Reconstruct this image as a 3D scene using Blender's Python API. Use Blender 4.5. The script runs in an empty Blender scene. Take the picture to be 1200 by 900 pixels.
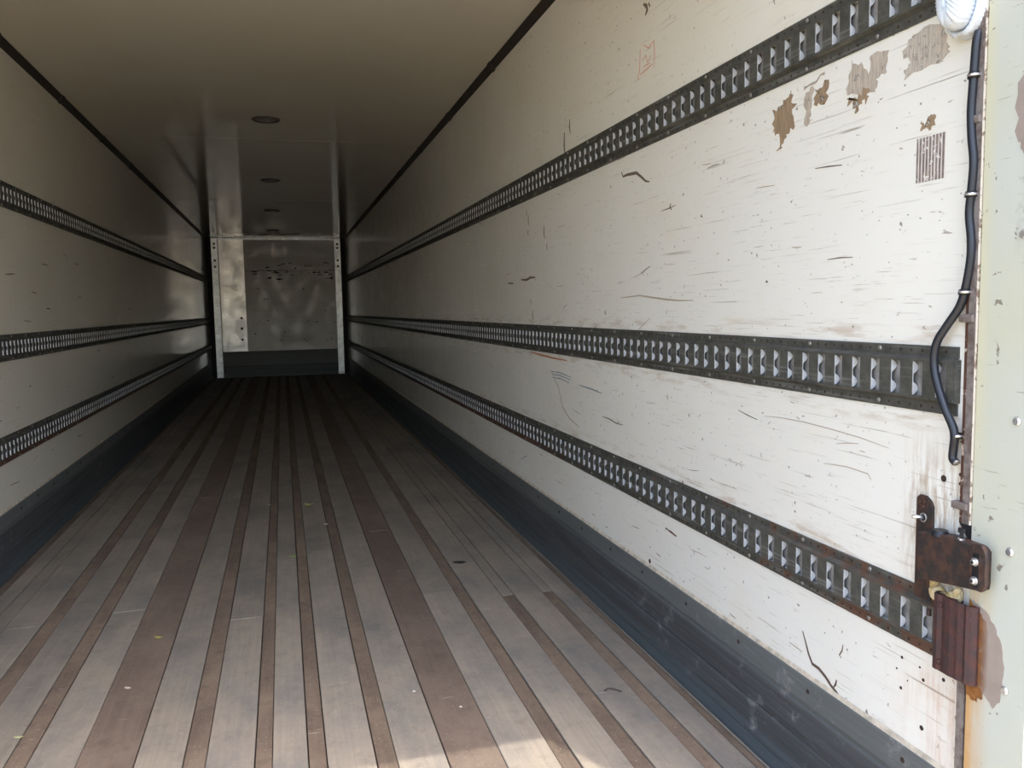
import bpy, bmesh, math, random
from mathutils import Vector, Matrix
S = bpy.context.scene
C = S.collection
RND = random.Random(7)

# ---------------------------------------------------------------- camera
cam = bpy.data.cameras.new('camera'); co = bpy.data.objects.new('camera', cam); C.objects.link(co)
yaw, pit, rol = (math.radians(a) for a in (15.393, -5.294, -1.014))
F = Vector((math.sin(yaw)*math.cos(pit), math.cos(yaw)*math.cos(pit), math.sin(pit)))
R = Vector((math.cos(yaw), -math.sin(yaw), 0)); U = R.cross(F)
R2 = math.cos(rol)*R + math.sin(rol)*U; U2 = -math.sin(rol)*R + math.cos(rol)*U
M = Matrix((R2, U2, -F)).transposed().to_4x4(); M.translation = (0.0433, 0, 1.195)
co.matrix_world = M
cam.sensor_width = 36; cam.lens = 969.2*36/1200; cam.clip_start = .02; cam.clip_end = 500
S.camera = co

# ---------------------------------------------------------------- light
SUN_AZ = math.atan2(.444, -.896)            # clockwise from +Y
SUN_EL = math.radians(65.0)
world = bpy.data.worlds.new('sky'); S.world = world; world.use_nodes = True
wn = world.node_tree; wn.nodes.clear()
sky = wn.nodes.new('ShaderNodeTexSky'); sky.sky_type = 'NISHITA'; sky.sun_disc = False
sky.sun_elevation = SUN_EL; sky.sun_rotation = SUN_AZ; sky.dust_density = 3.0; sky.ozone_density = 1.0; sky.air_density = 1.0
bg = wn.nodes.new('ShaderNodeBackground'); bg.inputs['Strength'].default_value = 1.0
wo = wn.nodes.new('ShaderNodeOutputWorld')
wn.links.new(sky.outputs[0], bg.inputs[0]); wn.links.new(bg.outputs[0], wo.inputs[0])
sl = bpy.data.lights.new('sun', 'SUN'); sl.energy = 4.2; sl.angle = math.radians(.53); sl.color = (1, .965, .86)
so = bpy.data.objects.new('sun', sl); C.objects.link(so)
sd = Vector((math.sin(SUN_AZ)*math.cos(SUN_EL), math.cos(SUN_AZ)*math.cos(SUN_EL), math.sin(SUN_EL)))
so.rotation_euler = sd.to_track_quat('Z', 'Y').to_euler(); so.location = sd*30
S.view_settings.view_transform = 'Standard'; S.view_settings.look = 'None'; S.view_settings.gamma = 1
S.view_settings.use_curve_mapping = False
S.view_settings.exposure = 0.04
S.cycles.max_bounces = 16; S.cycles.diffuse_bounces = 12; S.cycles.glossy_bounces = 6
S.cycles.caustics_reflective = True; S.cycles.sample_clamp_indirect = 6

# ---------------------------------------------------------------- sizes
WX, H = 1.23, 2.54          # half inner width, inner height
YR, YJ, YB = 1.06, 1.187, 16.0   # rear edge of the opening, joint of rear frame and wall lining, front wall
JX = 1.22                   # inner face of the rear frame

# ---------------------------------------------------------------- node materials
def nt(name):
    m = bpy.data.materials.new(name); m.use_nodes = True
    t = m.node_tree; b = t.nodes['Principled BSDF']
    return m, t, b
class T:
    """small node-building helper"""
    def __init__(s, t): s.t = t; s.co = t.nodes.new('ShaderNodeTexCoord').outputs['Object']
    def new(s, k, **kw):
        n = s.t.nodes.new(k)
        for a, v in kw.items(): setattr(n, a, v)
        return n
    def lk(s, a, b): s.t.links.new(a, b)
    def put(s, sock, v):
        if isinstance(v, bpy.types.NodeSocket): s.lk(v, sock)
        elif isinstance(v, tuple) and len(v) == 3 and sock.type == 'RGBA': sock.default_value = (*v, 1)
        else: sock.default_value = v
    def mp(s, scale=(1, 1, 1), rot=(0, 0, 0), loc=(0, 0, 0), co=None):
        n = s.new('ShaderNodeMapping'); s.lk(co or s.co, n.inputs['Vector'])
        n.inputs['Scale'].default_value = scale; n.inputs['Rotation'].default_value = rot; n.inputs['Location'].default_value = loc
        return n.outputs[0]
    def noise(s, scale, det=3, rough=.55, vec=None, dist=0):
        n = s.new('ShaderNodeTexNoise'); s.lk(vec or s.co, n.inputs['Vector'])
        n.inputs['Scale'].default_value = scale; n.inputs['Detail'].default_value = det
        n.inputs['Roughness'].default_value = rough; n.inputs['Distortion'].default_value = dist
        return n.outputs['Fac']
    def vor(s, scale, vec=None):
        n = s.new('ShaderNodeTexVoronoi'); s.lk(vec or s.co, n.inputs['Vector']); n.inputs['Scale'].default_value = scale
        return n.outputs['Distance']
    def rng(s, v, a, b, c=0., d=1.):
        n = s.new('ShaderNodeMapRange'); n.clamp = True; s.lk(v, n.inputs['Value'])
        for k, x in zip(('From Min', 'From Max', 'To Min', 'To Max'), (a, b, c, d)): n.inputs[k].default_value = x
        return n.outputs[0]
    def ma(s, op, a, b=0., c=0.):
        n = s.new('ShaderNodeMath', operation=op); s.put(n.inputs[0], a); s.put(n.inputs[1], b); s.put(n.inputs[2], c)
        return n.outputs[0]
    def mix(s, f, a, b, mode='MIX'):
        n = s.new('ShaderNodeMix', data_type='RGBA', blend_type=mode)
        s.put(n.inputs[0], f); s.put(n.inputs[6], a); s.put(n.inputs[7], b)
        return n.outputs[2]
    def xyz(s):
        n = s.new('ShaderNodeSeparateXYZ'); s.lk(s.co, n.inputs[0]); return n.outputs
    def bump(s, h, strength=.3, dist=.002, base=None):
        n = s.new('ShaderNodeBump'); n.inputs['Strength'].default_value = strength; n.inputs['Distance'].default_value = dist
        s.lk(h, n.inputs['Height'])
        if base: s.lk(base, n.inputs['Normal'])
        return n.outputs[0]
    def rand(s): return s.new('ShaderNodeObjectInfo').outputs['Random']

def simple(name, col, rough=.5, metal=0., var=.0, vscale=30, bump=0., bdist=.001, col2=None, lo=.4, hi=.65):
    m, t, b = nt(name); g = T(t)
    c = col
    if var or col2:
        n = g.noise(vscale, 5, .65)
        c = g.mix(g.rng(n, lo, hi), col, col2 or tuple(x*(1-var) for x in col))
    g.put(b.inputs['Base Color'], c); b.inputs['Roughness'].default_value = rough; b.inputs['Metallic'].default_value = metal
    if bump: g.lk(g.bump(g.noise(vscale*2, 5, .7), bump, bdist), b.inputs['Normal'])
    return m

def wall_mat(name, base, amount=1.0, rough=.13, rust=False):
    m, t, b = nt(name); g = T(t)
    big = g.noise(.9, 4, .6)
    col = g.mix(g.rng(big, .3, .7), base, tuple(x*y for x, y in zip(base, (.93, .915, .88))))
    yel = g.noise(3.2, 4, .65, g.mp((1, .6, 1.5)))
    col = g.mix(g.rng(yel, .56, .78, 0, .5), col, tuple(x*y for x, y in zip(base, (.93, .86, .72))))
    # long shallow scratches from sliding freight, two directions
    patch = g.rng(g.noise(1.6, 3, .6, g.mp((1, 1, 1.3), loc=(3, 1, 2))), .40, .62)
    s1 = g.rng(g.noise(1, 3, .6, g.mp((1, 2.8, 170), rot=(math.radians(1.5), 0, 0))), .635, .68)
    s2 = g.rng(g.noise(1, 3, .6, g.mp((1, 6, 300), rot=(math.radians(-4), 0, 0), loc=(5, 4, 1))), .645, .69)
    s3 = g.rng(g.noise(1, 2, .6, g.mp((1, 16, 90), rot=(math.radians(22), 0, 0), loc=(1, 7, 3))), .70, .73)
    dirty = g.ma('MAXIMUM', g.ma('MULTIPLY', s1, patch), g.ma('MULTIPLY', s2, g.ma('SUBTRACT', 1.15, patch)))
    dirty = g.ma('MAXIMUM', dirty, g.ma('MULTIPLY', s3, patch))
    # small chips and specks
    sp = g.rng(g.noise(75, 2, .5, g.mp((1, .8, 1))), .70, .75)
    sp2 = g.rng(g.noise(26, 3, .6, g.mp((1, 1.1, .8), loc=(9, 2, 5))), .70, .74)
    sp = g.ma('MAXIMUM', g.ma('MULTIPLY', sp, .8), g.ma('MULTIPLY', sp2, g.rng(g.noise(2.2, 2), .45, .62)))
    f1 = g.ma('MULTIPLY', dirty, .62*amount, 0); f2 = g.ma('MULTIPLY', sp, .85*amount, 0)
    col = g.mix(f1, col, (.22, .185, .14)); col = g.mix(f2, col, (.13, .105, .085))
    if rust:
        x, y, z = g.xyz()
        # rust weeping below the lowest rail by the rear frame
        streak = g.rng(g.noise(1, 4, .7, g.mp((1, 60, 5))), .42, .66)
        a = g.ma('MULTIPLY', g.rng(y, 1.42, 1.24), g.rng(z, .54, .46))
        a = g.ma('MULTIPLY', a, g.rng(g.noise(14, 4, .6), .3, .62))
        col = g.mix(g.ma('MULTIPLY', a, g.ma('ADD', g.ma('MULTIPLY', streak, .45), .16)), col, (.50, .25, .12))
        # brown weathered edge beside the hinge plate
        e = g.ma('MULTIPLY', g.rng(y, 1.375, 1.325), g.ma('MULTIPLY', g.rng(z, .60, .68), g.rng(z, .95, .84)))
        e = g.ma('MULTIPLY', e, g.rng(g.noise(1, 5, .7, g.mp((1, 90, 14))), .42, .60))
        col = g.mix(g.ma('MULTIPLY', e, .7), col, (.36, .25, .15))
        # grubby rim above and below each rail
        for zc in (1.13, .965, .65):
            d = g.ma('ABSOLUTE', g.ma('SUBTRACT', z, zc))
            d = g.ma('MULTIPLY', g.rng(d, .03, 0), g.rng(g.noise(1, 4, .6, g.mp((1, 8, 50))), .5, .66))
            col = g.mix(g.ma('MULTIPLY', d, .55), col, (.42, .30, .2))
    g.put(b.inputs['Base Color'], col)
    ro = g.ma('ADD', g.rng(g.noise(5, 3), .3, .7, rough*.8, rough*1.5), g.ma('MULTIPLY', dirty, .4*min(1., amount)))
    g.put(b.inputs['Roughness'], ro)
    h = g.ma('ADD', g.ma('MULTIPLY', dirty, -1.), g.ma('MULTIPLY', sp, -1.5))
    g.lk(g.bump(h, .25*min(1., amount), .0006), b.inputs['Normal'])
    return m

M_WALL = wall_mat('white_grp_lining', (.785, .776, .728), 1.15, .15, True)
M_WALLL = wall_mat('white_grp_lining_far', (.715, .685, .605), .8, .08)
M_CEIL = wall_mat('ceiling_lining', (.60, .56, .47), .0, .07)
M_BACK = wall_mat('scuffed_front_lining', (.72, .67, .62), 1.6, .36)
pb_ = M_BACK.node_tree.nodes['Principled BSDF']; pb_.inputs['IOR'].default_value = 2.0
M_BACK.node_tree.links.remove(pb_.inputs['Normal'].links[0])
M_COVER = wall_mat('bright_sheet_metal', (.90, .88, .87), .12, .30)
M_COVER.node_tree.nodes['Principled BSDF'].inputs['Metallic'].default_value = .45

def panel_mat():
    m, t, b = nt('flaking_frame_paint'); g = T(t); x, y, z = g.xyz()
    col = g.mix(g.rng(g.noise(2.5, 3), .35, .65), (.50, .515, .465), (.50, .50, .39))
    col = g.mix(g.ma('MULTIPLY', g.rng(y, 1.155, 1.18), g.rng(z, .8, 1.0)), col, (.54, .52, .37))
    sc = g.rng(g.noise(1, 3, .6, g.mp((1, 12, 160), rot=(.12, 0, 0))), .67, .70)
    fl = g.rng(g.noise(30, 4, .6), .665, .69)
    fl2 = g.ma('MULTIPLY', g.rng(g.noise(22, 5, .65, g.mp(loc=(3, 3, 3))), .55, .57), g.ma('MULTIPLY', g.rng(y, 1.12, 1.095), g.rng(z, 1.25, 1.45)))
    col = g.mix(g.ma('MULTIPLY', sc, .6), col, (.25, .22, .15)); col = g.mix(g.ma('MULTIPLY', fl, .8), col, (.16, .13, .1))
    col = g.mix(g.ma('MULTIPLY', fl2, .8), col, (.27, .22, .17))
    ru = g.ma('MULTIPLY', g.rng(y, 1.125, 1.185), g.rng(z, .72, .64))
    ru = g.ma('MULTIPLY', ru, g.rng(g.noise(1, 4, .6, g.mp((1, 50, 9))), .25, .6))
    ru = g.ma('ADD', ru, g.ma('MULTIPLY', g.rng(y, 1.165, 1.185), g.rng(z, .52, .40)))
    col = g.mix(g.ma('MULTIPLY', g.ma('MINIMUM', ru, 1.), .8), col, (.52, .26, .06))
    g.put(b.inputs['Base Color'], col); b.inputs['Roughness'].default_value = .45
    g.lk(g.bump(g.ma('MULTIPLY', g.ma('MAXIMUM', fl, fl2), -1.), .5, .0008), b.inputs['Normal'])
    return m
M_PANEL = panel_mat()

def board_mat(name, c1, c2, c3, rough=.62, rb=.5, fine=1.):
    m, t, b = nt(name); g = T(t)
    gr = g.noise(1, 6, .7, g.mp((70*fine, 2.2, 5)), .4)
    col = g.mix(g.rng(gr, .3, .7), c1, c2)
    mo = g.noise(3.3, 6, .68, g.mp((1, .55, 1)))
    col = g.mix(g.rng(mo, .42, .68), col, c3)
    mo2 = g.noise(17, 5, .7)
    col = g.mix(g.rng(mo2, .52, .75, 0, .55), col, tuple(x*.6 for x in c2))
    cr = g.rng(g.noise(1, 3, .6, g.mp((240, 3, 5), loc=(2, 9, 1))), .68, .72)
    col = g.mix(g.ma('MULTIPLY', cr, .45), col, (.05, .038, .03))
    sc = g.rng(g.noise(1, 2, .5, g.mp((8, 55, 5), rot=(0, 0, .3))), .71, .74)
    col = g.mix(g.ma('MULTIPLY', sc, .35), col, (.45, .42, .38))
    du = g.rng(g.noise(130, 3, .7), .62, .70)
    col = g.mix(g.ma('MULTIPLY', du, .4), col, (.5, .44, .36))
    r = g.rng(g.rand(), 0, 1, .92, 1.06)
    v = g.new('ShaderNodeVectorMath', operation='SCALE'); g.lk(col, v.inputs[0]); g.lk(r, v.inputs['Scale'])
    g.lk(v.outputs[0], b.inputs['Base Color']); b.inputs['Roughness'].default_value = rough
    b.inputs['Specular IOR Level'].default_value = .35
    h = g.ma('ADD', gr, g.ma('MULTIPLY', mo2, .8))
    g.lk(g.bump(h, rb, .0015), b.inputs['Normal'])
    return m
M_BOARD = board_mat('worn_grey_hardwood', (.315, .265, .21), (.24, .205, .165), (.165, .155, .143))
M_STRIP = board_mat('rough_brown_strip', (.165, .12, .088), (.115, .083, .062), (.22, .162, .115), .85, 1.2, .5)
M_DARKB = board_mat('dark_brown_hardwood', (.165, .122, .094), (.125, .093, .073), (.21, .16, .125), .6)
M_SUB = simple('black_grime', (.02, .017, .015), .9)

def kick_mat():
    m, t, b = nt('scuffed_blue_grey_kick_plate'); g = T(t); x, y, z = g.xyz()
    st = g.noise(1, 5, .7, g.mp((1, 1.6, 75)))
    col = g.mix(g.rng(st, .32, .66), (.078, .084, .090), (.032, .034, .038))
    col = g.mix(g.rng(z, .2, .235), col, g.mix(g.rng(st, .3, .7), (.125, .137, .135), (.095, .103, .104)))
    blue = g.ma('MULTIPLY', g.rng(z, .075, .03), .7)
    col = g.mix(blue, col, (.058, .080, .092))
    scf = g.ma('MULTIPLY', g.rng(g.noise(9, 6, .75, g.mp((1, .8, 1))), .57, .68), g.rng(g.noise(1.1, 2, .5, g.mp(loc=(0, 1.2, 0))), .50, .62))
    col = g.mix(g.ma('MULTIPLY', scf, .6), col, (.30, .295, .29))
    sc2 = g.rng(g.noise(1, 3, .6, g.mp((1, 5, 190), rot=(-.02, 0, 0))), .655, .68)
    col = g.mix(g.ma('MULTIPLY', sc2, .4), col, (.22, .24, .26))
    g.put(b.inputs['Base Color'], col); b.inputs['Roughness'].default_value = .5; b.inputs['Metallic'].default_value = .05
    g.lk(g.bump(st, .35, .001), b.inputs['Normal'])
    return m
M_KICK = kick_mat()

def rail_mat(rusty):
    m, t, b = nt('galvanised_rail_' + ('rusty' if rusty else 'dull')); g = T(t)
    n = g.noise(24, 5, .7); st = g.noise(1, 4, .6, g.mp((40, 3, 90)))
    col = g.mix(g.rng(n, .35, .65), (.085, .083, .07), (.045, .045, .039))
    col = g.mix(g.rng(st, .55, .75, 0, .6), col, (.24, .24, .225))
    rn = g.noise(11, 5, .7, g.mp(loc=(4, 0, 7)))
    x, y, z = g.xyz()
    if rusty:
        near = g.ma('ADD', g.rng(y, .75, .15, 0, .16), g.ma('MULTIPLY', g.ma('MULTIPLY', g.rng(y, 1.9, 2.7), g.rng(y, 7.5, 5.5, 0, .22)), g.rng(z, .07, .04)))
        edge = g.rng(g.ma('ABSOLUTE', g.ma('SUBTRACT', z, .0635)), .030, .042)
        f = g.ma('MULTIPLY', g.rng(g.ma('ADD', rn, near), .58, .68), edge)
        col = g.mix(g.ma('MULTIPLY', f, .85), col, (.115, .052, .03))
    else:
        col = g.mix(g.rng(rn, .64, .74, 0, .5), col, (.16, .08, .045))
    g.put(b.inputs['Base Color'], col); b.inputs['Metallic'].default_value = .15
    g.put(b.inputs['Roughness'], g.rng(n, .3, .7, .5, .72))
    g.lk(g.bump(n, .3, .0008), b.inputs['Normal'])
    return m
M_RAIL = rail_mat(False); M_RAILR = rail_mat(True)
M_TAB = simple('bright_zinc', (.86, .88, .90), .33, .5)
M_TABD = simple('dull_zinc', (.30, .29, .26), .5, .5)
M_BACKS = simple('grey_backing', (.27, .255, .24), .7, 0, .5, 25)
M_HOLE = simple('rusty_hole', (.035, .018, .012), .9)
M_RIVET = simple('worn_rivet_steel', (.42, .40, .37), .4, .7, .5, 120)
M_TRIM = simple('dark_ceiling_angle', (.035, .028, .024), .55, 0, .4, 20)
M_RUST = simple('heavy_rust', (.075, .026, .020), .7, .1, 0, 38, 1., .003, (.038, .022, .023), .35, .62)
M_RUST2 = simple('brown_rust_plate', (.075, .036, .024), .6, .2, 0, 34, 1., .002, (.026, .021, .020), .38, .56)
M_STEEL = simple('weathered_edge_steel', (.26, .23, .215), .55, .4, 0, 45, .5, .001, (.15, .115, .10), .42, .62)
M_RUSTED = simple('peeling_edge_steel', (.10, .045, .03), .6, .3, 0, 40, .7, .0015, (.50, .42, .34), .56, .60)
M_CREAM = simple('chipped_cream_edge', (.70, .63, .53), .5, .0, 0, 60, .5, .001, (.24, .17, .12), .52, .6)
M_BLK = simple('black_cable_rubber', (.012, .014, .02), .38)
M_BLKM = simple('black_bolt', (.015, .016, .018), .4, .3)
M_ZBOLT = simple('zinc_bolt', (.75, .76, .78), .25, .9)
M_FOAM = simple('yellowed_foam', (.46, .31, .10), .85, 0, 0, 35, 1., .004, (.62, .50, .30), .4, .6)
M_ALU = simple('dull_aluminium_post', (.70, .73, .76), .35, .6, .3, 12)
M_DPOST = simple('near_black_corner', (.012, .012, .014), .7)
M_LENS = None
M_LAMP = simple('ceiling_lamp_rim', (.10, .085, .075), .5, .2)
M_LAMPL = simple('ceiling_lamp_lens', (.21, .19, .175), .3, 0, .4, 60)
M_SKIN = simple('white_outer_panel', (.75, .76, .77), .4)
M_RED = simple('faint_red_marker', (.62, .33, .27), .6)
M_REDL = simple('orange_scuff', (.42, .16, .08), .6)
M_SCUF = simple('dark_scuff', (.13, .10, .075), .7)
M_SCUFL = simple('pale_brown_scuff', (.38, .32, .24), .7)
M_SCUFB = simple('blue_grey_scuff', (.17, .22, .26), .6)
M_CRACK = simple('crack_edge', (.10, .07, .05), .8)
M_BLKS = simple('black_scuff', (.03, .026, .022), .7)
M_STAIN = simple('grey_brown_filler', (.27, .215, .18), .6, 0, 0, 16, .2, .001, (.32, .265, .23), .35, .65)
M_CAULK = simple('beige_caulk', (.60, .53, .42), .7, 0, .4, 30)

def residue(name, col, dens, scale=55):
    m, t, b = nt(name); g = T(t)
    n = g.noise(scale, 4, .7); n2 = g.noise(1, 3, .6, g.mp((1, 300, 25)))
    g.put(b.inputs['Base Color'], g.mix(g.rng(n2, .4, .6), col, tuple(x*.72 for x in col)))
    g.put(b.inputs['Alpha'], g.rng(n, .62-dens*.35, .68-dens*.35, .95, .0)); b.inputs['Roughness'].default_value = .7
    return m
M_RES1 = residue('brown_glue_residue', (.34, .24, .15), .1)
M_RES2 = residue('grey_glue_residue', (.50, .43, .355), .0, 40)
M_RES3 = residue('pale_glue_residue', (.53, .47, .40), .15, 70)

def stripes():
    m, t, b = nt('striped_label_print'); g = T(t); x, y, z = g.xyz()
    w = g.ma('FRACT', g.ma('MULTIPLY', g.ma('SUBTRACT', y, 1.281), 1/.0082))
    wob = g.ma('ADD', w, g.ma('MULTIPLY', g.ma('SUBTRACT', g.noise(1, 2, .5, g.mp((1, 250, 20))), .5), .35))
    bar = g.ma('GREATER_THAN', wob, .36)
    smudge = g.rng(g.noise(90, 4, .7), .60, .64)
    col = g.mix(bar, (.62, .57, .52), g.mix(g.rng(g.noise(60, 3), .4, .6), (.15, .12, .105), (.23, .18, .155)))
    col = g.mix(smudge, col, (.66, .63, .60))
    g.put(b.inputs['Base Color'], col); b.inputs['Roughness'].default_value = .6
    return m
M_BAR = stripes()

def lens_mat():
    m, t, b = nt('ribbed_lamp_lens'); g = T(t); x, y, z = g.xyz()
    d = g.ma('MULTIPLY', g.rng(z, -.085, -.12), g.rng(g.noise(60, 4, .7), .42, .6))
    g.put(b.inputs['Base Color'], g.mix(g.ma('MULTIPLY', d, .7), (.60, .66, .74), (.40, .33, .22)))
    b.inputs['Roughness'].default_value = .18; b.inputs['IOR'].default_value = 1.5
    b.inputs['Coat Weight'].default_value = .3
    return m
M_LENS = lens_mat()

# ---------------------------------------------------------------- mesh helpers
def tag(o, label=None, cat=None, group=None, kind=None):
    for k, v in (('label', label), ('category', cat), ('group', group), ('kind', kind)):
        if v: o[k] = v
    return o
class MB:
    def __init__(s): s.v = []; s.f = []; s.sm = []
    def face(s, *ids, smooth=False): s.f.append(tuple(ids)); s.sm.append(smooth)
    def add(s, vs):
        n = len(s.v); s.v += [tuple(v) for v in vs]; return n
    def box(s, x0, x1, y0, y1, z0, z1):
        x0, x1 = sorted((x0, x1)); y0, y1 = sorted((y0, y1)); z0, z1 = sorted((z0, z1))
        n = s.add([(x, y, z) for x in (x0, x1) for y in (y0, y1) for z in (z0, z1)])
        for q in ((0, 1, 3, 2), (4, 6, 7, 5), (0, 4, 5, 1), (2, 3, 7, 6), (0, 2, 6, 4), (1, 5, 7, 3)): s.face(*[n+i for i in q])
        return s
    def cbox(s, x0, x1, y0, y1, z0, z1, c):
        """box with its long top and vertical edges chamfered"""
        n = s.add([(x0, y0, z0), (x1, y0, z0), (x1, y1, z0), (x0, y1, z0),
                   (x0, y0, z1-c), (x1, y0, z1-c), (x1, y1, z1-c), (x0, y1, z1-c),
                   (x0+c, y0+c, z1), (x1-c, y0+c, z1), (x1-c, y1-c, z1), (x0+c, y1-c, z1)])
        for q in ((3, 2, 1, 0), (0, 1, 5, 4), (1, 2, 6, 5), (2, 3, 7, 6), (3, 0, 4, 7), (4, 5, 9, 8), (5, 6, 10, 9), (6, 7, 11, 10), (7, 4, 8, 11), (8, 9, 10, 11)):
            s.face(*[n+i for i in q])
        return s
    def prism(s, pts, axis, a, b):
        """closed polygon pts (2-D) extruded along axis from a to b"""
        def P(p, t):
            return {'x': (t, p[0], p[1]), 'y': (p[0], t, p[1]), 'z': (p[0], p[1], t)}[axis]
        k = len(pts); n = s.add([P(p, a) for p in pts] + [P(p, b) for p in pts])
        for i in range(k):
            j = (i+1) % k; s.face(n+i, n+j, n+k+j, n+k+i)
        s.face(*[n+i for i in range(k)][::-1]); s.face(*[n+k+i for i in range(k)])
        return s
    def disc(s, c, ax, r, h, seg=12, r2=None, dome=0):
        """short cylinder at c standing along unit axis ax (height h)"""
        ax = Vector(ax).normalized(); u = ax.orthogonal().normalized(); w = ax.cross(u); c = Vector(c)
        r2 = r if r2 is None else r2
        rings = [(r, 0), (r2, h)]
        if dome: rings += [(r2*.72, h+dome*.7)]
        ids = []
        for rr, hh in rings:
            ids.append(s.add([c+ax*hh+(u*math.cos(2*math.pi*i/seg)+w*math.sin(2*math.pi*i/seg))*rr for i in range(seg)]))
        for a, b in zip(ids, ids[1:]):
            for i in range(seg):
                j = (i+1) % seg; s.face(a+i, a+j, b+j, b+i, smooth=bool(dome))
        s.face(*[ids[0]+i for i in range(seg)][::-1]); s.face(*[ids[-1]+i for i in range(seg)])
        return s
    def ring(s, c, ax, r, t, h, seg=18, sx=1.):
        ax = Vector(ax).normalized(); u = ax.orthogonal().normalized(); w = ax.cross(u); c = Vector(c)
        pr = [(r, 0), (r, h*.6), (r-t*.4, h), (r-t, h*.8), (r-t, 0)]
        ids = [s.add([c+ax*hh+(u*math.cos(2*math.pi*i/seg)*sx+w*math.sin(2*math.pi*i/seg))*rr for i in range(seg)]) for rr, hh in pr]
        for a, b in zip(ids, ids[1:]+ids[:1]):
            for i in range(seg):
                j = (i+1) % seg; s.face(a+i, a+j, b+j, b+i, smooth=True)
        return s
    def tube(s, pts, r, seg=10, caps=True):
        pts = [Vector(p) for p in pts]; prev = None; ids = []
        for i, p in enumerate(pts):
            d = (pts[min(i+1, len(pts)-1)]-pts[max(i-1, 0)]).normalized()
            if prev is None: u = d.orthogonal().normalized()
            else: u = (prev-d*prev.dot(d)).normalized()
            prev = u; w = d.cross(u)
            ids.append(s.add([p+(u*math.cos(2*math.pi*k/seg)+w*math.sin(2*math.pi*k/seg))*r for k in range(seg)]))
        for a, b in zip(ids, ids[1:]):
            for i in range(seg):
                j = (i+1) % seg; s.face(a+i, a+j, b+j, b+i, smooth=True)
        if caps: s.face(*[ids[0]+i for i in range(seg)][::-1]); s.face(*[ids[-1]+i for i in range(seg)])
        return s
    def mesh(s, name):
        me = bpy.data.meshes.new(name); me.from_pydata(s.v, [], s.f); me.update()
        bm = bmesh.new(); bm.from_mesh(me); bmesh.ops.recalc_face_normals(bm, faces=bm.faces); bm.to_mesh(me); bm.free()
        me.polygons.foreach_set('use_smooth', s.sm); return me
    def build(s, name, mat, parent=None, bevel=0, **kw):
        me = s.mesh(name)
        if bevel:
            bm = bmesh.new(); bm.from_mesh(me)
            bmesh.ops.remove_doubles(bm, verts=bm.verts, dist=1e-6)
            ed = [e for e in bm.edges if len(e.link_faces) == 2 and e.calc_face_angle(0) > .5]
            bmesh.ops.bevel(bm, geom=ed, offset=bevel, segments=2, affect='EDGES', profile=.6); bm.to_mesh(me); bm.free()
        me.materials.append(mat); o = bpy.data.objects.new(name, me); C.objects.link(o)
        if parent: o.parent = parent
        return tag(o, **kw)
def inst(name, me, loc, parent=None, rot=None, scale=None):
    o = bpy.data.objects.new(name, me); C.objects.link(o); o.location = loc
    if rot: o.rotation_euler = rot
    if scale: o.scale = scale
    if parent: o.parent = parent
    return o
def empty(name, loc=(0, 0, 0), **kw):
    o = bpy.data.objects.new(name, None); C.objects.link(o); o.location = loc; o.empty_display_size = .1
    return tag(o, **kw)
def with_mat(mb, name, mat):
    me = mb.mesh(name); me.materials.append(mat); return me

# ================================================================ SETTING
# outside ground the lorry stands on
MB().box(-40, 40, -40, 30, -1.45, -1.25).build('ground', simple('sunlit_concrete', (.40, .325, .20), .8, 0, .2, 3), kind='structure')

# floor: bed + boards laid lengthwise
floor = MB().box(-WX-.05, WX+.05, YR, YB+.05, -.12, -.012).build('floor', M_SUB, kind='structure')
FZ = 0.0
def row(x0, x1, mat, name, z, seg, gap=.0012, y0=YR, y1=YB, brk=None):
    ys = [y0]
    if brk: ys += [b for b in brk if y0 < b < y1]
    while ys[-1] < y1-.01:
        n = ys[-1]+RND.uniform(*seg)
        ys.append(y1 if n > y1-1.2 else n)
    for a, b in zip(ys, ys[1:]):
        dz = RND.uniform(-.0012, .0006)
        j = RND.uniform(-.0012, .0012)
        MB().cbox(x0+gap+j, x1-gap+j*.5, a+.0015, b-.0015, -.0115, z+dz, .0016).build(name, mat, floor)
STR = [(-1.215, -1.172), (-.904, -.845), (-.723, -.667), (-.262, -.203), (-.077, -.031), (.062, .110), (.236, .290), (.699, .749), (.876, .929), (1.050, 1.096), (1.178, 1.203)]
WIDE = [(-.538, -.388), (.419, .563)]
BOARD = [(-1.172, -1.100), (-1.100, -1.036), (-1.036, -.904), (-.845, -.723), (-.667, -.538), (-.388, -.262), (-.203, -.077), (-.031, .062), (.110, .236), (.290, .419), (.563, .699), (.749, .876), (.929, 1.050), (1.096, 1.178), (1.203, 1.222)]
BRK = {-.845: [4.69], .749: [4.96], .563: [3.365], -1.036: [3.48, 6.2], .929: [3.24]}
for a, b in BOARD: row(a, b, M_BOARD, 'floor_board', FZ, (2.2, 4.6), brk=BRK.get(a))
for a, b in WIDE: row(a, b, M_DARKB, 'dark_floor_board', FZ-.0008, (3, 6))
for a, b in STR:
    far = {.876: 3.25, 1.050: 3.24}.get(a)
    if far:
        row(a, b, M_STRIP, 'filler_strip', FZ-.0025, (3, 6), .0016, y1=far)
        row(a, b, M_BOARD, 'narrow_floor_board', FZ-.001, (3, 6), .0015, y0=far)
    else: row(a, b, M_STRIP, 'filler_strip', FZ-.0025, (2.5, 5), .0016)

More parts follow.
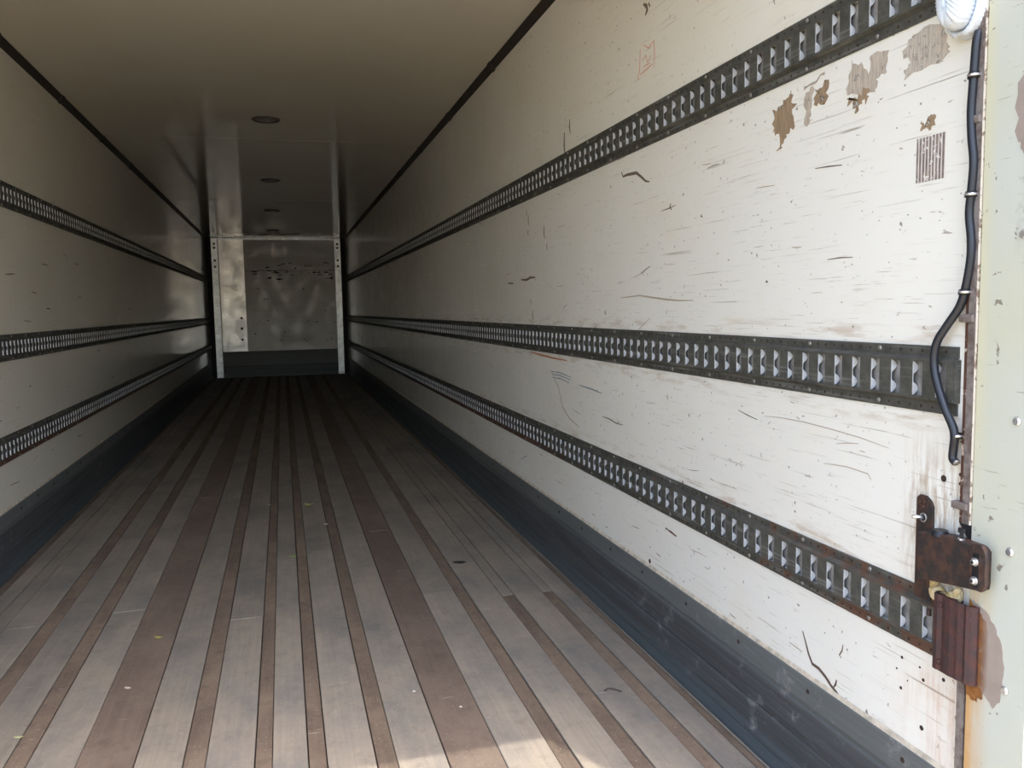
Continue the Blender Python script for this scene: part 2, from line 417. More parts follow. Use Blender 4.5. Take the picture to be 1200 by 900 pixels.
# side walls (lining + insulation), ceiling, front wall
wall_right = MB().box(WX, WX+.06, YJ, YB+.05, -.12, H+.05).build('wall_right', M_WALL, kind='structure')
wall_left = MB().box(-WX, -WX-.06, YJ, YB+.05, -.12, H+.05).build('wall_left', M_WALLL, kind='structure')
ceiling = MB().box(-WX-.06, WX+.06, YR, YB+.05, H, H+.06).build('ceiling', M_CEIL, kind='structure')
wall_back = MB().box(-WX, WX, YB, YB+.05, -.12, H).build('wall_back', M_BACK, kind='structure')
# joint tapes of the ceiling sheets
for y in (3.12, 6.9, 10.6): MB().box(-WX+.02, WX-.02, y, y+.035, H-.0008, H).build('ceiling_joint_tape', M_CEIL, ceiling)
# outer skins
MB().box(WX+.062, WX+.075, YR, YB+.08, -.15, H+.09).build('outer_wall_right', M_SKIN, kind='structure')
MB().box(-WX-.062, -WX-.075, YR, YB+.08, -.15, H+.09).build('outer_wall_left', M_SKIN, kind='structure')
MB().box(-WX-.075, WX+.075, YR, YB+.08, H+.062, H+.08).build('outer_roof', M_SKIN, kind='structure')

# rear frame
jamb = MB().box(JX, WX+.06, YR, YJ-.004, -.12, H).build('trim_1', M_PANEL, kind='structure')
MB().box(-JX, -WX-.06, YR, YJ-.004, -.12, H).build('trim_2', M_PANEL, kind='structure')
MB().box(-WX, WX, YR, YR+.10, H-.04, H).build('trim_3', M_PANEL, kind='structure')
riv = with_mat(MB().disc((0, 0, 0), (-1, 0, 0), .0085, .0015, 14, .0075, .0035), 'rivet', M_ZBOLT)
for y, z in ((1.097, .990), (1.101, .765), (1.101, .520), (1.098, 1.30)): inst('rivet', riv, (JX, y, z), jamb)

def ragged(pts, seed, n=4, amp=.12):
    r = random.Random(seed); out = []; k = len(pts)
    for i in range(k):
        a, b = Vector(pts[i]), Vector(pts[(i+1) % k]); L = (b-a).length; nn = Vector((-(b-a).y, (b-a).x)).normalized()
        for j in range(n):
            p = a+(b-a)*(j/n)
            if j or True: p += nn*r.uniform(-amp, amp)*min(L, .03)
            out.append((p.x, p.y))
    return out
def patch(name, pts, mat, parent, seed, x=WX, th=.0006, n=5, amp=.15):
    th += .00007*(seed % 5)
    return MB().prism(ragged(pts, seed, n, amp), 'x', x-th, x).build(name, mat, parent)
patch('filler_patch', [(1.176, .655), (1.150, .648), (1.128, .628), (1.109, .599), (1.103, .547), (1.108, .50), (1.122, .478), (1.140, .49), (1.158, .50), (1.176, .52)], M_STAIN, jamb, 3, JX, .0008, 4, .08)
M_ORUST, t_, b_ = nt('orange_rust_bleed'); g_ = T(t_); y_ = g_.xyz()[1]
g_.put(b_.inputs['Base Color'], g_.mix(g_.rng(g_.noise(40, 4), .35, .65), (.30, .12, .025), (.19, .07, .02))); b_.inputs['Roughness'].default_value = .7
g_.put(b_.inputs['Alpha'], g_.ma('MULTIPLY', g_.rng(y_, 1.136, 1.160), g_.rng(g_.noise(45, 4, .6), .25, .5, .5, 1.)))
patch('rust_bleed', [(1.183, .655), (1.161, .642), (1.142, .624), (1.132, .56), (1.134, .517), (1.146, .485), (1.166, .47), (1.183, .48)], M_ORUST, jamb, 31, JX-.0008, .0004, 6, .12)
patch('flaked_patch', [(1.121, 1.547), (1.108, 1.565), (1.095, 1.52), (1.095, 1.43), (1.118, 1.450)], M_STAIN, jamb, 5, JX, .0006, 5, .2)

# steel angle covering the joint between lining and rear frame
t4 = empty('trim_4', (WX, YJ, 0), kind='structure')
def loc(o): return o
def on(parent, mb, name, mat, **kw):
    """mesh given in world coordinates, parented to an empty standing at parent.location"""
    L = parent.location; mb.v = [(x-L.x, y-L.y, z-L.z) for x, y, z in mb.v]
    return mb.build(name, mat, parent, **kw)
on(t4, MB().box(1.2185, WX, 1.1890, 1.2045, .79, H-.04), 'edge_bar', M_STEEL)
on(t4, MB().box(1.222, WX, 1.2045, 1.2145, .79, H-.04), 'peeling_lip', M_RUSTED)
on(t4, MB().box(1.2186, WX, 1.1860, 1.1885, .79, H-.04), 'cream_edge', M_CREAM)
on(t4, MB().box(1.218, WX, 1.188, 1.203, 0.0, .50), 'lower_edge_bar', M_STEEL)
on(t4, MB().box(1.220, WX, 1.2035, 1.2075, 0.0, .47), 'lower_cream_edge', M_CREAM)
on(t4, MB().prism([(1.215, .79), (1.185, .79), (1.185, .752)], 'x', 1.222, WX), 'corner_gusset', M_DPOST)
for z, ln in ((1.506, .026), (1.161, .032), (.821, .036)):
    on(t4, MB().box(1.2135, WX, 1.191, 1.191+ln, z-.007, z+.007), 'joint_clip', M_STEEL, bevel=.003)

# ceiling angles
for s, nm in ((1, 'trim_5'), (-1, 'trim_6')):
    tr = MB().prism([(s*WX, H), (s*(WX-.030), H), (s*(WX-.028), H-.004), (s*(WX-.004), H-.034), (s*WX, H-.036)], 'y', YR+.1, YB).build(nm, M_TRIM, kind='structure')
    y = 2.1
    while y < 12:
        MB().prism([(s*(WX-.001), H-.044), (s*(WX-.036), H-.001), (s*(WX-.034), H), (s*WX, H)], 'y', y, y+.05).build('joint_sleeve', M_TRIM, tr); y += 1.22

# kick plates along the side walls
PROF = [(0, .293), (.004, .293), (.0055, .288), (.006, .228), (.004, .223), (.0035, .217), (.0065, .211), (.009, .135), (.0075, .128), (.010, .120), (.011, .062), (.016, .052), (.017, .044), (.016, .036), (.022, .008), (.022, 0), (0, 0)]
for s, nm in ((1, 'baseboard_right'), (-1, 'baseboard_left')):
    bb = MB().prism([(s*(WX-d), z) for d, z in PROF], 'y', YJ+.02, YB).build(nm, M_KICK, kind='structure')
    MB().prism([(s*WX, .293), (s*(WX-.004), .293), (s*(WX-.001), .303), (s*WX, .304)], 'y', YJ+.02, YB).build('caulk_bead', M_CAULK, bb)
    sc = with_mat(MB().disc((0, 0, 0), (-s, 0, 0), .0062, .001, 10, .005, .002), 'kick_plate_screw', M_HOLE)
    y = 1.36
    while y < 9:
        inst('kick_plate_screw', sc, (s*(WX-.0058), y+RND.uniform(-.02, .02), .262), bb); y += .31

# front wall fittings
cv = MB().box(-1.02, -.592, YB-.006, YB, .475, H-.03).build('cover_sheet', M_COVER, wall_back)
hole = with_mat(MB().disc((0, 0, 0), (0, -1, 0), .022, .001, 12), 'screw_hole', M_HOLE)
for z in (1.085, .893, .690): inst('screw_hole', hole, (-.677, YB-.006, z), cv)
bb = MB().prism([(YB, 0), (YB-.02, 0), (YB-.012, .06), (YB-.010, .468), (YB, .475)], 'x', -1.03, 1.03).build('baseboard_back', M_KICK, kind='structure')
MB().box(-1.1, 1.1, YB-.012, YB, H-.03, H-.005).build('top_edge_strip', M_ALU, wall_back)
for s, nm in ((-1, 'trim_7'), (1, 'trim_8')):
    po = MB().box(s*1.035, s*1.145, YB-.035, YB-.001, 0, H-.012).build(nm, M_ALU, kind='structure')
    MB().box(s*1.147, s*1.229, YB-.05, YB-.001, 0, H).build('corner_gap_strip', M_DPOST, po)  # near-black strip standing in for the dark gap between post and side wall
    for z in (2.43, 2.36, 2.13, 2.02): inst('bolt_hole', hole, (s*1.09, YB-.035, z), po)
# scuffs on the front wall
r = random.Random(4)
for i in range(70):
    x = r.uniform(-.56, .98); z = r.choice((1.93, 1.93, 1.88, 2.08, 2.02, 1.8, 1.6, 1.4, 1.2, 1.0, .8, .65)) + r.uniform(-.03, .03); w = r.uniform(.03, .16) if z > 1.7 else r.uniform(.01, .05)
    MB().prism([(x, z), (x+w*.4, z-r.uniform(.004, .018)), (x+w, z+r.uniform(-.006, .006)), (x+w*.5, z+r.uniform(.004, .02))], 'y', YB-.0008, YB).build('black_scuff', M_BLKS, wall_back)
MB().box(-.58, 1.03, YB-.001, YB, 1.945, 1.953).build('sheet_seam', M_BLKS, wall_back)

# ================================================================ marks on the right lining
def stroke(pts, w, mat, name='scuff_mark', parent=wall_right, x=WX, taper=True, th=.0005, s=1):
    """thin raised mark along pts (y, z) on a side wall"""
    P = [Vector(p) for p in pts]; a, b = [], []
    for i, p in enumerate(P):
        d = (P[min(i+1, len(P)-1)]-P[max(i-1, 0)]).normalized(); n = Vector((-d.y, d.x))
        k = w*(1 if not taper else (.25+.75*math.sin(math.pi*(i+.35)/(len(P)-.3))))*.5
        a.append(tuple(p+n*k)); b.append(tuple(p-n*k))
    return MB().prism(a+b[::-1], 'x', s*(x-th), s*x).build(name, mat, parent)
patch('glue_residue', [(1.845, 1.667), (1.80, 1.672), (1.774, 1.692), (1.752, 1.66), (1.752, 1.615), (1.79, 1.60), (1.80, 1.567), (1.822, 1.565), (1.815, 1.61), (1.841, 1.612)], M_RES1, wall_right, 11, amp=.35)
patch('glue_residue', [(1.707, 1.677), (1.68, 1.68), (1.685, 1.64), (1.70, 1.60), (1.712, 1.605)], M_RES2, wall_right, 12, amp=.25)
patch('glue_residue', [(1.675, 1.672), (1.630, 1.684), (1.632, 1.640), (1.668, 1.636)], M_RES1, wall_right, 13, amp=.3)
patch('glue_residue', [(1.715, 1.688), (1.64, 1.705), (1.64, 1.700), (1.715, 1.683)], M_RES2, wall_right, 14, amp=.2)
patch('glue_residue', [(1.565, 1.635), (1.550, 1.700), (1.52, 1.69), (1.495, 1.66), (1.49, 1.70), (1.440, 1.692), (1.442, 1.65), (1.47, 1.645), (1.473, 1.618)], M_RES2, wall_right, 15, amp=.15)
patch('glue_residue', [(1.564, 1.624), (1.53, 1.622), (1.495, 1.632), (1.498, 1.605), (1.52, 1.61), (1.531, 1.592), (1.545, 1.61)], M_RES1, wall_right, 16, amp=.4)
patch('glue_residue', [(1.40, 1.679), (1.372, 1.703), (1.30, 1.70), (1.279, 1.655), (1.282, 1.636), (1.39, 1.622), (1.392, 1.64), (1.378, 1.648)], M_RES3, wall_right, 17, amp=.2)
patch('glue_residue', [(1.344, 1.533), (1.335, 1.524), (1.322, 1.540), (1.310, 1.541), (1.309, 1.520), (1.322, 1.513), (1.33, 1.519), (1.343, 1.515)], M_RES1, wall_right, 18, amp=.2)
stroke([(1.382, 1.668), (1.36, 1.664), (1.34, 1.668), (1.31, 1.664)], .003, M_SCUFL, 'faint_print_line')
stroke([(1.375, 1.650), (1.35, 1.652), (1.32, 1.650), (1.29, 1.652)], .003, M_SCUFL, 'faint_print_line')
# red marker scribble of a lorry-like box, squiggle, cracks and dents
for p in ([(2.625, 2.045), (2.632, 1.975), (2.648, 1.955), (2.63, 1.948)], [(2.60, 2.05), (2.56, 2.028), (2.52, 2.04), (2.515, 1.99), (2.52, 1.955)], [(2.61, 2.0), (2.58, 2.012), (2.57, 1.985), (2.54, 2.0)],
          [(2.63, 1.962), (2.58, 1.965), (2.53, 1.97)], [(2.60, 1.98), (2.55, 1.978)]): stroke(p, .006, M_RED, 'red_marker_line')
stroke([(2.79, 1.668), (2.775, 1.650), (2.74, 1.651), (2.70, 1.648), (2.66, 1.645), (2.62, 1.625), (2.585, 1.606), (2.555, 1.600)], .011, M_SCUF, 'gouge')
stroke([(1.690, .40), (1.678, .378), (1.665, .352), (1.650, .334), (1.625, .333), (1.60, .324), (1.58, .312), (1.56, .305), (1.545, .297), (1.53, .292)], .0085, M_CRACK, 'crack')
stroke([(1.57, .312), (1.563, .322), (1.560, .334)], .006, M_CRACK, 'crack')
stroke([(3.95, .972), (3.8, .966), (3.6, .961), (3.40, .960)], .009, M_REDL)
stroke([(2.80, 1.222), (2.635, 1.228), (2.52, 1.218), (2.437, 1.212), (2.35, 1.207), (2.25, 1.206)], .006, M_SCUFL)
stroke([(3.62, .90), (3.52, .83), (3.47, .75), (3.38, .71), (3.26, .688)], .008, M_SCUFL)
for dz in (0, .012, -.014): stroke([(3.62+dz, .885+dz), (3.5, .888+dz), (3.36-dz, .878+dz)], .005, M_SCUFB)
stroke([(3.25, .865), (3.1, .862), (3.0, .855)], .006, M_SCUFB)
stroke([(2.99, .765), (2.92, .764), (2.85, .757), (2.79, .759)], .005, M_SCUF)
stroke([(1.865, .905), (1.80, .909), (1.70, .911), (1.60, .908), (1.50, .903), (1.41, .894)], .0022, M_SCUFL)
stroke([(1.62, .825), (1.54, .832), (1.47, .829), (1.46, .817)], .0022, M_SCUFL)
stroke([(1.54, .425), (1.543, .41), (1.552, .396), (1.545, .392)], .004, M_SCUF, 'dent')
stroke([(2.318, .645), (2.316, .615), (2.312, .588)], .011, M_SCUF, 'dent')
stroke([(2.44, .463), (2.40, .46), (2.36, .456)], .007, M_RUSTED, 'dent')
stroke([(2.60, 2.18), (2.575, 2.165), (2.57, 2.15), (2.585, 2.14)], .016, M_SCUF, 'gouge')
stroke([(2.55, 2.155), (2.56, 2.17)], .01, M_SCUF, 'gouge')
stroke([(4.10, 1.335), (4.0, 1.331), (3.93, 1.340), (3.85, 1.337)], .013, M_SCUF, 'gouge')
stroke([(4.35, 1.325), (4.25, 1.322)], .012, M_SCUF, 'gouge')
for y, z, h in ((3.93, 1.225, .022), (3.90, 1.155, .05), (3.98, 1.66, .03), (3.95, 1.62, .05), (3.96, 1.56, .03), (3.70, 1.54, .06), (3.66, 1.47, .03), (2.40, 1.50, .02), (1.86, 1.249, .004), (2.95, 1.17, .016), (3.05, 1.11, .014), (2.2, 1.45, .008), (3.33, 1.94, .06), (3.40, 1.88, .10), (2.55, .62, .012)):
    stroke([(y, z+h/2), (y+.006, z), (y-.004, z-h/2)], .005+h*.10, M_SCUF, 'chip')
r = random.Random(21)
for i in range(90):                      # short freight scuffs, thicker towards the lower edge
    y = 1.5+r.random()**1.4*7.5; zz = r.choice((r.uniform(.31, .49), r.uniform(.31, .49), r.uniform(.66, .96), r.uniform(.66, .96), r.uniform(1.13, 1.70), r.uniform(1.13, 1.70), r.uniform(1.87, 2.45)))
    L = r.uniform(.01, .09)*(1+y*.12); a = r.gauss(-.04, .16)
    stroke([(y, zz), (y+L*.5, zz+L*.5*math.sin(a)+r.uniform(-.002, .002)), (y+L, zz+L*math.sin(a))], r.uniform(.0015, .004), r.choice((M_SCUF, M_SCUFL, M_SCUFL)), 'scuff_mark')
for i in range(60):                      # same on the left lining
    y = 3.6+r.random()*6.5; zz = r.choice((r.uniform(.31, .49), r.uniform(.66, .96), r.uniform(1.13, 1.70), r.uniform(1.13, 1.6)))
    L = r.uniform(.03, .16); a = r.gauss(0, .12)
    stroke([(y, zz), (y+L*.5, zz+L*.5*math.sin(a)), (y+L, zz+L*math.sin(a))], r.uniform(.004, .009), r.choice((M_SCUF, M_SCUFL)), 'scuff_mark', wall_left, s=-1)
# drilled holes around the lower rear corner
hm = with_mat(MB().disc((0, 0, 0), (-1, 0, 0), .0032, .0006, 10), 'drilled_hole', M_HOLE)
for y, z, k in ((1.357, .472, 1), (1.308, .472, .7), (1.371, .443, .7), (1.298, .450, 1.1), (1.247, .473, 1.2), (1.358, .407, 1.1), (1.299, .351, 1.6), (1.34, .43, .5), (1.222, .875, 1.2), (1.2225, .858, 1.), (1.262, .86, 2.1), (2.571, .271, 0), (2.56, .315, 2.6)):
    if k: inst('drilled_hole', hm, (WX, y, z), wall_right, scale=(1, k, k))

# striped label
lab = MB().box(WX-.0005, WX, 1.281, 1.354, 1.4185, 1.502).build('striped_label', M_BAR)
tag(lab, 'small dark brown label of upright stripes stuck on the white wall beside the black cable', 'label')

# ================================================================ cargo rails
PITCH, SW = .0589, .027
def rail(name, side, z0, y_start, mat, label, near, grp):
    e = empty(name, (side*WX, y_start, z0), label=label, cat='rail', group=grp)
    def X(d): return -side*d            # local, d = height above the wall
    # lobed tab hanging inside the far edge of every slot
    n = 11
    def tab(y):
        pts = [(.0128, .0305)]
        for i in range(2*n+1):
            u = i/(2*n); q = u/.37 if u < .5 else (1-u)/.37; pts.append((.0128-(.0112*max(0., math.sin(math.pi*min(1., q)))**.7+.0005), .0305+.066*u))
        pts.append((.0128, .0965))
        return [(X(d), z) for d, z in pts]
    tp = tab(0)
    tm = with_mat(MB().prism(tp, 'y', -.0008, .0008), 'slot_tab', M_TAB)
    total = YB-.055-y_start; k = 0; y = 0
    secs = []
    per = 52
    nsl = int((total-.01)/PITCH)
    while k < nsl:
        m = min(per, nsl-k) if nsl-k > 1.3*per else nsl-k
        secs.append((k, m)); k += m
    rest = MB()
    for (k0, m) in secs:
        b = MB(); ya = k0*PITCH; yb = (k0+m)*PITCH-.0012
        if k0+m == nsl: yb = total
        # hat profile without the web: flange, slope (thin closed strips)
        for pr in ([(0, 0), (.003, 0), (.003, .020), (.0145, .0262), (.0145, .0310), (.0128, .0310), (.0128, .0268), (.0015, .0215), (0, .0215)],):
            b.prism([(X(d), z) for d, z in pr], 'y', ya, yb)
            b.prism([(X(d), .127-z) for d, z in pr], 'y', ya, yb)
        for i in range(m+1):            # the bars between the slots
            yc = (k0+i)*PITCH
            a0 = yc-(.0589-SW)/2 if i else ya
            a1 = yc+(.0589-SW)/2
            if i == m: a1 = yb
            if a1-a0 > .001: b.box(X(.0128), X(.0145), a0, a1, .0310, .0960)
        sec = b.build('rail_section', mat, e)
        rv = with_mat(MB().disc((0, 0, 0), (-side, 0, 0), .0055, .0012, 9, .005, .002), 'rail_rivet', M_RIVET)
        hl = MB()
        for i in range(m):
            yt = (k0+i+1)*PITCH-(.0589-SW)/2-.0009
            if (k0+i) < near: inst('slot_tab', tm, (0, yt, 0), sec)
            else: rest.prism(tp, 'y', yt-.0008, yt+.0008)
            yh = (k0+i+.5)*PITCH
            if yh < 4.5:
                for dz in (.010, .117):
                    for dy in (0, .5):
                        if (i+k0) % 4 == 3 and dy == 0: continue
                        hl.disc((X(.003), yh+dy*PITCH, dz), (-side, 0, 0), .0034 if dy == 0 else .0024, .0004, 8)
                    if (i+k0) % 4 == 3: inst('rail_rivet', rv, (X(.003), yh, dz), sec)
        if hl.v: hl.build('rail_hole', M_HOLE, sec, kind='stuff')
    if rest.v: rest.build('slot_tab', M_TAB, e, kind='stuff')
    MB().box(X(0), X(.0008), 0, total, .028, .099).build('backing_strip', M_BACKS, e)  # grey strip over the lining, makes the wall behind the slots darker
    # flat end plate at the rear end
    MB().box(X(0), X(.013), -.004, -.0005, .024, .103).build('end_plate', mat, e)
    return e
G1, G2 = 'slotted cargo rails along the right wall', 'slotted cargo rails along the left wall'
rail('cargo_rail', 1, 1.7175, 1.262, M_RAIL, 'top slotted steel cargo rail on the near scratched wall, ending behind the ribbed lamp', 34, G1)
rail('cargo_rail', 1, .9816, 1.233, M_RAIL, 'middle slotted steel cargo rail on the near scratched wall, crossed by the black cable', 34, G1)
rail('cargo_rail', 1, .5100, 1.248, M_RAILR, 'lowest slotted steel cargo rail on the near scratched wall, rusty, ending at the rusted bracket', 34, G1)
for z0, lb in ((1.7175, 'top dark slotted cargo rail on the far left wall, nearest the ceiling'), (.9816, 'middle dark slotted cargo rail on the far left wall, at mid height'), (.5100, 'lowest dark slotted cargo rail on the far left wall, just above the kick plate')):
    rail('cargo_rail', -1, z0, 1.25, M_RAILR if z0 < .6 else M_RAIL, lb, 0, G2)

# ================================================================ hinge assembly, bracket, foam
hg = empty('hinge_block', (WX, 1.24, .70), label='rust-brown steel hinge block with two bright bolts on the wall edge above the lowest rail', cat='hinge')
on(hg, MB().prism([(1.323, .586), (1.281, .586), (1.281, .80), (1.288, .812), (1.300, .819), (1.315, .819), (1.323, .812)], 'x', WX-.006, WX), 'back_plate', M_RUST2, bevel=.0015)
on(hg, MB().prism([(1.287, .664), (1.140, .686), (1.138, .699), (1.138, .755), (1.148, .763), (1.215, .765), (1.287, .756)], 'x', 1.196, WX-.006), 'block_body', M_RUST2, bevel=.003)
fp = on(hg, MB().prism([(1.157, .688), (1.130, .688), (1.124, .693), (1.121, .702), (1.121, .754), (1.125, .764), (1.130, .771), (1.148, .771), (1.157, .764)], 'x', 1.190, 1.198), 'bolt_plate', M_RUST2, bevel=.002)
sl_ = MB().box(1.1893, 1.1905, 1.1355, 1.1485, .695, .754); sl_.v = [(x-WX, y-1.24, z-.70) for x, y, z in sl_.v]
sl_.build('slot_recess', M_BLKM, fp)
for z in (.7390, .7055):
    b = MB().disc((1.1895-WX, 1.142-1.24, z-.70), (-1, 0, 0), .0078, .002, 18); b.build('washer', M_ZBOLT, fp)
    b = MB().disc((1.1875-WX, 1.142-1.24, z-.70), (-1, 0, 0), .0055, .005, 16, .005, .0008); b.build('socket_bolt', M_ZBOLT, fp)
    b = MB().disc((1.1815-WX, 1.142-1.24, z-.70), (-1, 0, 0), .0026, .0004, 6); b.build('hex_socket', M_BLKM, fp)
on(hg, MB().disc((1.207, 1.243, .7585), (0, 0, 1), .0165, .010, 22, .013), 'rubber_buffer', M_BLKM)
on(hg, MB().disc((1.205, 1.190, .764), (0, 0, 1), .0062, .003, 14), 'white_washer', M_ZBOLT)
on(hg, MB().disc((1.205, 1.190, .767), (0, 0, 1), .0035, .014, 10).disc((1.205, 1.190, .778), (0, 0, 1), .0072, .007, 6), 'black_bolt', M_BLKM)
on(hg, MB().ring((WX-.006, 1.303, .776), (-1, 0, 0), .0095, .003, .003, 18), 'pin_washer', M_RIVET)
on(hg, MB().disc((WX-.006, 1.303, .776), (-1, .9, 0), .0042, .020, 12, .004, .001), 'bright_pin', M_ZBOLT)
for y, z in ((1.312, .805), (1.300, .808), (1.303, .797)): on(hg, MB().disc((WX-.006, y, z), (-1, 0, 0), .0042, .003, 8, .0035, .001), 'plate_rivet', M_RUST2)

br = empty('end_bracket', (WX, 1.20, .575), label='dark red rusted folded steel bracket capping the end of the lowest cargo rail', cat='bracket')
prof = [(WX-.001, 1.246), (1.214, 1.247), (1.206, 1.243), (1.204, 1.236), (1.207, 1.228), (1.206, 1.218), (1.205, 1.206), (1.206, 1.196), (1.205, 1.188), (1.208, 1.178), (1.205, 1.170), (1.208, 1.164), (1.218, 1.161), (1.218, 1.157),
        (1.2125, 1.156), (1.2055, 1.162), (1.201, 1.170), (1.2045, 1.178), (1.201, 1.188), (1.2015, 1.196), (1.200, 1.206), (1.2010, 1.218), (1.2035, 1.228), (1.200, 1.236), (1.2015, 1.246), (1.211, 1.252), (WX-.001, 1.252)]
on(br, MB().prism(prof, 'z', .503, .648), 'folded_plate', M_RUST)
on(br, MB().box(1.2065, WX, 1.206, 1.244, .50, .647), 'backing_block', M_RUST)
for zz in (.63, .52): on(br, MB().disc((1.203, 1.232, zz), (-1, 0, 0), .006, .003, 10, .005, .002), 'bracket_rivet', M_RUST)

fo = MB()
bmx = bmesh.new(); rr = random.Random(5)
for c, q in (((1.224, 1.262, .640), (.012, .018, .016)), ((1.222, 1.240, .636), (.014, .016, .013)), ((1.222, 1.222, .640), (.013, .014, .018)), ((1.226, 1.272, .652), (.008, .010, .014)), ((1.223, 1.212, .652), (.010, .009, .016))):
    bmesh.ops.create_icosphere(bmx, subdivisions=3, radius=1, matrix=Matrix.Translation(c) @ Matrix.Diagonal((*q, 1)))
for v in bmx.verts: v.co += Vector((rr.uniform(-1, 1), rr.uniform(-1, 1), rr.uniform(-1, 1)))*.0012
me = bpy.data.meshes.new('foam_lump'); bmx.to_mesh(me); bmx.free(); me.materials.append(M_FOAM)
fo = bpy.data.objects.new('foam_lump', me); C.objects.link(fo)
tag(fo, 'yellowed expanding foam squeezed out between the hinge block and the rusted bracket', 'foam')

# ================================================================ lamp, cable
lp = empty('marker_lamp', (WX, 1.230, 1.766), label='white ribbed oval plastic lamp at the top of the black cable', cat='lamp')
def lamp_shell(rings, zr, ribs, hw, hh):
    """stack of superellipse outlines: rings = (x depth, scale)"""
    mb = MB(); seg = 640; ids = []
    for d, k in rings:
        vs = []
        for i in range(seg):
            a = 2*math.pi*i/seg; c_, s_ = math.cos(a), math.sin(a)
            y = hw*k*math.copysign(abs(c_)**.8, c_); z = (hh-(1-k)*hw)*math.copysign(abs(s_)**.8, s_)
            bump = 1+ribs*math.sin(z*2*math.pi/.0065)
            vs.append((-d*(1 if k > .9 else bump), y*(bump if k > .3 else 1), z))
        ids.append(mb.add(vs))
    for a, b in zip(ids, ids[1:]):
        for i in range(seg):
            j = (i+1) % seg; mb.face(a+i, a+j, b+j, b+i, smooth=True)
    mb.face(*[ids[0]+i for i in range(seg)][::-1]); mb.face(*[ids[-1]+i for i in range(seg)])
    return mb
lamp_shell([(0, 1.0), (.004, 1.0), (.020, .97), (.026, .90), (.027, .82), (.021, .76), (.021, .70)], 0, .02, .050, .116).build('lamp_base', M_LENS, lp)
lamp_shell([(.018, .78), (.034, .76), (.046, .70), (.053, .60), (.057, .46), (.059, .3), (.060, .1)], 0, .028, .050, .114).build('ribbed_lens', M_LENS, lp)

cab = [(1.2035, 1.654), (1.2035, 1.637), (1.206, 1.600), (1.208, 1.565), (1.210, 1.522), (1.207, 1.477), (1.201, 1.433), (1.204, 1.382), (1.207, 1.345), (1.201, 1.301), (1.201, 1.263), (1.211, 1.211), (1.223, 1.181), (1.243, 1.150), (1.262, 1.119), (1.269, 1.087), (1.264, 1.055), (1.252, 1.024), (1.237, .994), (1.224, .965), (1.219, .946), (1.226, .925), (1.227, .906), (1.219, .899)]
pts = [Vector((1.2155 if i not in (0,) else 1.22, y, z)) for i, (y, z) in enumerate(cab)]
for i, p in enumerate(pts):                     # lift over the rail
    if .97 < p.z < 1.13: p.x = 1.206
    if .94 < p.z <= .97 or 1.13 <= p.z < 1.16: p.x = 1.2105
def smooth_path(P, n=5):
    out = []
    for i in range(len(P)-1):
        a, b, c, d = P[max(i-1, 0)], P[i], P[i+1], P[min(i+2, len(P)-1)]
        for k in range(n):
            t = k/n
            out.append(.5*((2*b)+(c-a)*t+(2*a-5*b+4*c-d)*t*t+(3*b-a-3*c+d)*t**3))
    return out+[P[-1]]
cb = empty('black_cable', (WX, 1.21, 1.3), label='black rubber cable running down the wall edge from the lamp and over the middle rail', cat='cable')
on(cb, MB().tube(smooth_path(pts), .0075, 12), 'cable_sheath', M_BLK)
on(cb, MB().tube([(1.2155, 1.2205, .901), (1.2155, 1.2165, .8975)], .0062, 10), 'cut_end', M_RIVET)
for y, z in ((1.2065, 1.581), (1.2045, 1.378), (1.2115, 1.208), (1.2195, .949)):
    clip = on(cb, MB().ring((1.2155, y, z-.005), (0, 0, 1), .0108, .003, .010, 16), 'cable_clip', M_BLKM)
    rb = MB().ring((1.2155-WX, y-1.21, z-.0022-1.3), (0, 0, 1), .0114, .002, .0045, 16); rb.build('clip_band', M_ZBOLT, clip)
    if z > 1: on(cb, MB().disc((WX-.001, y+.0155, z), (-1, 0, 0), .0066, .006, 12, .0055, .002), 'clip_screw', M_STEEL)

# ================================================================ ceiling lamps
for i, (x, y, lb) in enumerate(((-.010, 6.19, 'recessed round ceiling lamp closest to the rear opening, the largest looking'), (-.014, 8.99, 'second recessed round ceiling lamp from the rear opening'), (-.027, 11.69, 'third recessed round ceiling lamp from the rear opening'), (-.044, 14.48, 'recessed round ceiling lamp farthest in, next to the front wall'))):
    e = empty('ceiling_lamp', (x, y, H), label=lb, cat='lamp', group='ceiling lamps in a row')
    MB().ring((0, 0, 0), (0, 0, -1), .098, .024, .012, 32).build('lamp_rim', M_LAMP, e)
    MB().disc((0, 0, -.0005), (0, 0, -1), .074, .006, 28, .066, .006).build('lamp_lens', M_LAMPL, e)
    for a in (.6, 2.7, 4.8): MB().disc((.086*math.cos(a), .086*math.sin(a), -.0105), (0, 0, -1), .005, .002, 8).build('rim_screw', M_RIVET, e)

# ================================================================ litter on the floor
def leaf(x, y, L, w, ang, col, label, curl=.2, cat='leaf', name='fallen_leaf', z=.0012):
    m = simple('litter_'+name, col, .6, 0, .3, 90)
    mb = MB(); n = 7; rows = []
    for i in range(n):
        u = i/(n-1); ww = w*.5*math.sin(math.pi*(.06+.90*u))**.8; yy = (u-.5)*L; zz = curl*L*(2*u-1)**2*.5
        rows.append(mb.add([(-ww, yy, zz+ww*.35), (-ww*.5, yy, zz+ww*.08), (0, yy, zz), (ww*.5, yy, zz+ww*.08), (ww, yy, zz+ww*.3)]))
    for a, b in zip(rows, rows[1:]):
        for j in range(4): mb.face(a+j, a+j+1, b+j+1, b+j, smooth=True)
    o = mb.build(name, m); o.location = (x, y, z); o.rotation_euler = (0, 0, ang)
    so_ = o.modifiers.new('thickness', 'SOLIDIFY'); so_.thickness = .0004; so_.offset = 1
    return tag(o, label, cat)
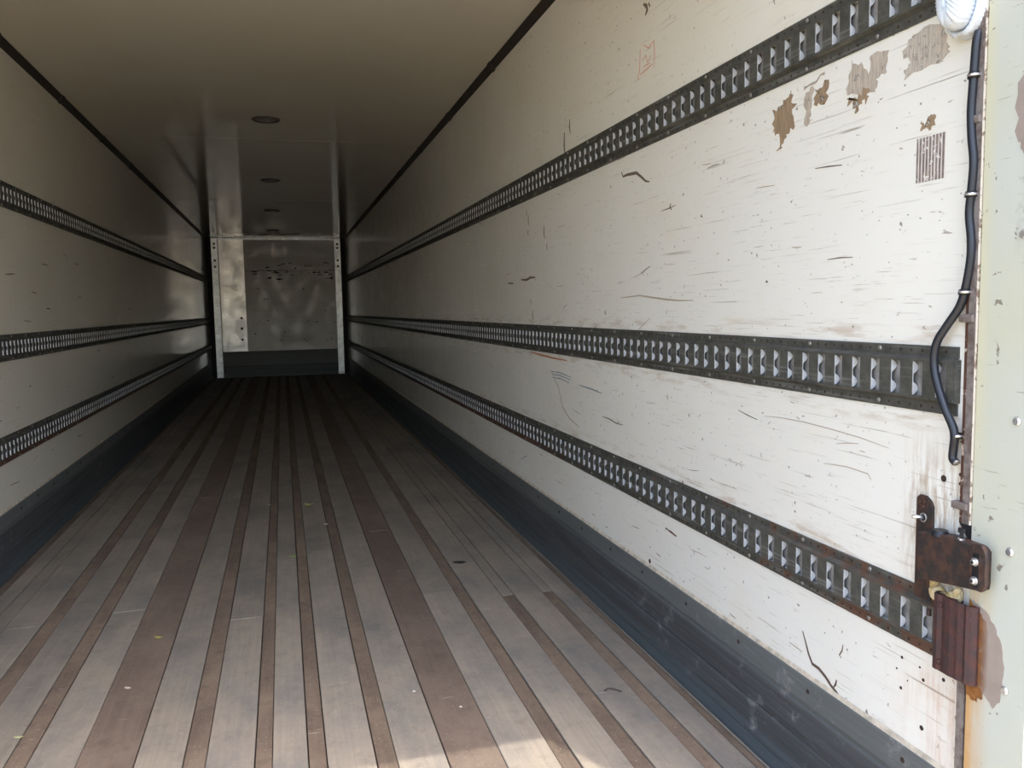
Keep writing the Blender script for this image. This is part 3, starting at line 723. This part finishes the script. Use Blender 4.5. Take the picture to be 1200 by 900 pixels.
leaf(.153, 5.156, .060, .050, 1.2, (.55, .55, .22), 'yellow-green curled leaf far in on a grey board near the middle of the floor', .5)
leaf(.231, 4.662, .035, .022, .5, (.70, .68, .60), 'tiny pale scrap on the floor board just nearer than the curled yellow leaf', cat='scrap', name='paper_scrap')
leaf(.044, 4.089, .040, .020, 1.9, (.30, .42, .12), 'small green leaf lying on the boards midway down the floor', .3)
leaf(.798, 3.734, .060, .035, 1.3, (.03, .028, .025), 'black scrap on the grey board towards the right kick plate', .12, 'scrap', 'black_scrap')
leaf(1.138, 4.946, .070, .030, .6, (.42, .38, .33), 'pale flake by the foot of the right kick plate', .2, 'scrap', 'paint_flake')
leaf(-.446, 3.205, .036, .018, 1.0, (.50, .42, .12), 'yellow leaf on the dark brown board on the left', .3, z=.0010)
leaf(-.483, 2.791, .026, .014, .9, (.62, .55, .45), 'pale chip near the front on the left dark brown board', .2, 'scrap', 'wood_chip', z=.001)
leaf(-.729, 2.548, .028, .011, 1.4, (.55, .56, .30), 'pale green leaf bit beside the brown strip at the lower left', .2)
leaf(-.565, 4.753, .030, .008, .3, (.30, .27, .14), 'thin straw piece on the left side boards', .1, 'straw', 'straw_piece')
leaf(-.483, 5.603, .075, .010, 1.3, (.45, .40, .33), 'long pale straw across the left dark board, far in', .1, 'straw', 'straw_piece')
leaf(.393, 2.49, .012, .009, .4, (.75, .72, .66), 'tiny white crumb on the board beside the right dark board', .2, 'scrap', 'white_crumb')
leaf(.512, 2.347, .011, .009, .4, (.72, .70, .62), 'tiny white crumb lying on the right dark brown board', .2, 'scrap', 'white_crumb')
leaf(-.081, 5.263, .030, .012, 1.2, (.62, .58, .48), 'small pale leaf bit on the middle brown strip, far in', .2)
tw = MB().tube(smooth_path([Vector(p) for p in ((.960, 2.31, .004), (.975, 2.318, .006), (.992, 2.312, .004), (1.008, 2.290, .0035))], 4), .0022, 6).build('twig', simple('twig_bark', (.07, .05, .035), .8))
tag(tw, 'short dark bent twig on the grey board near the right kick plate', 'twig')
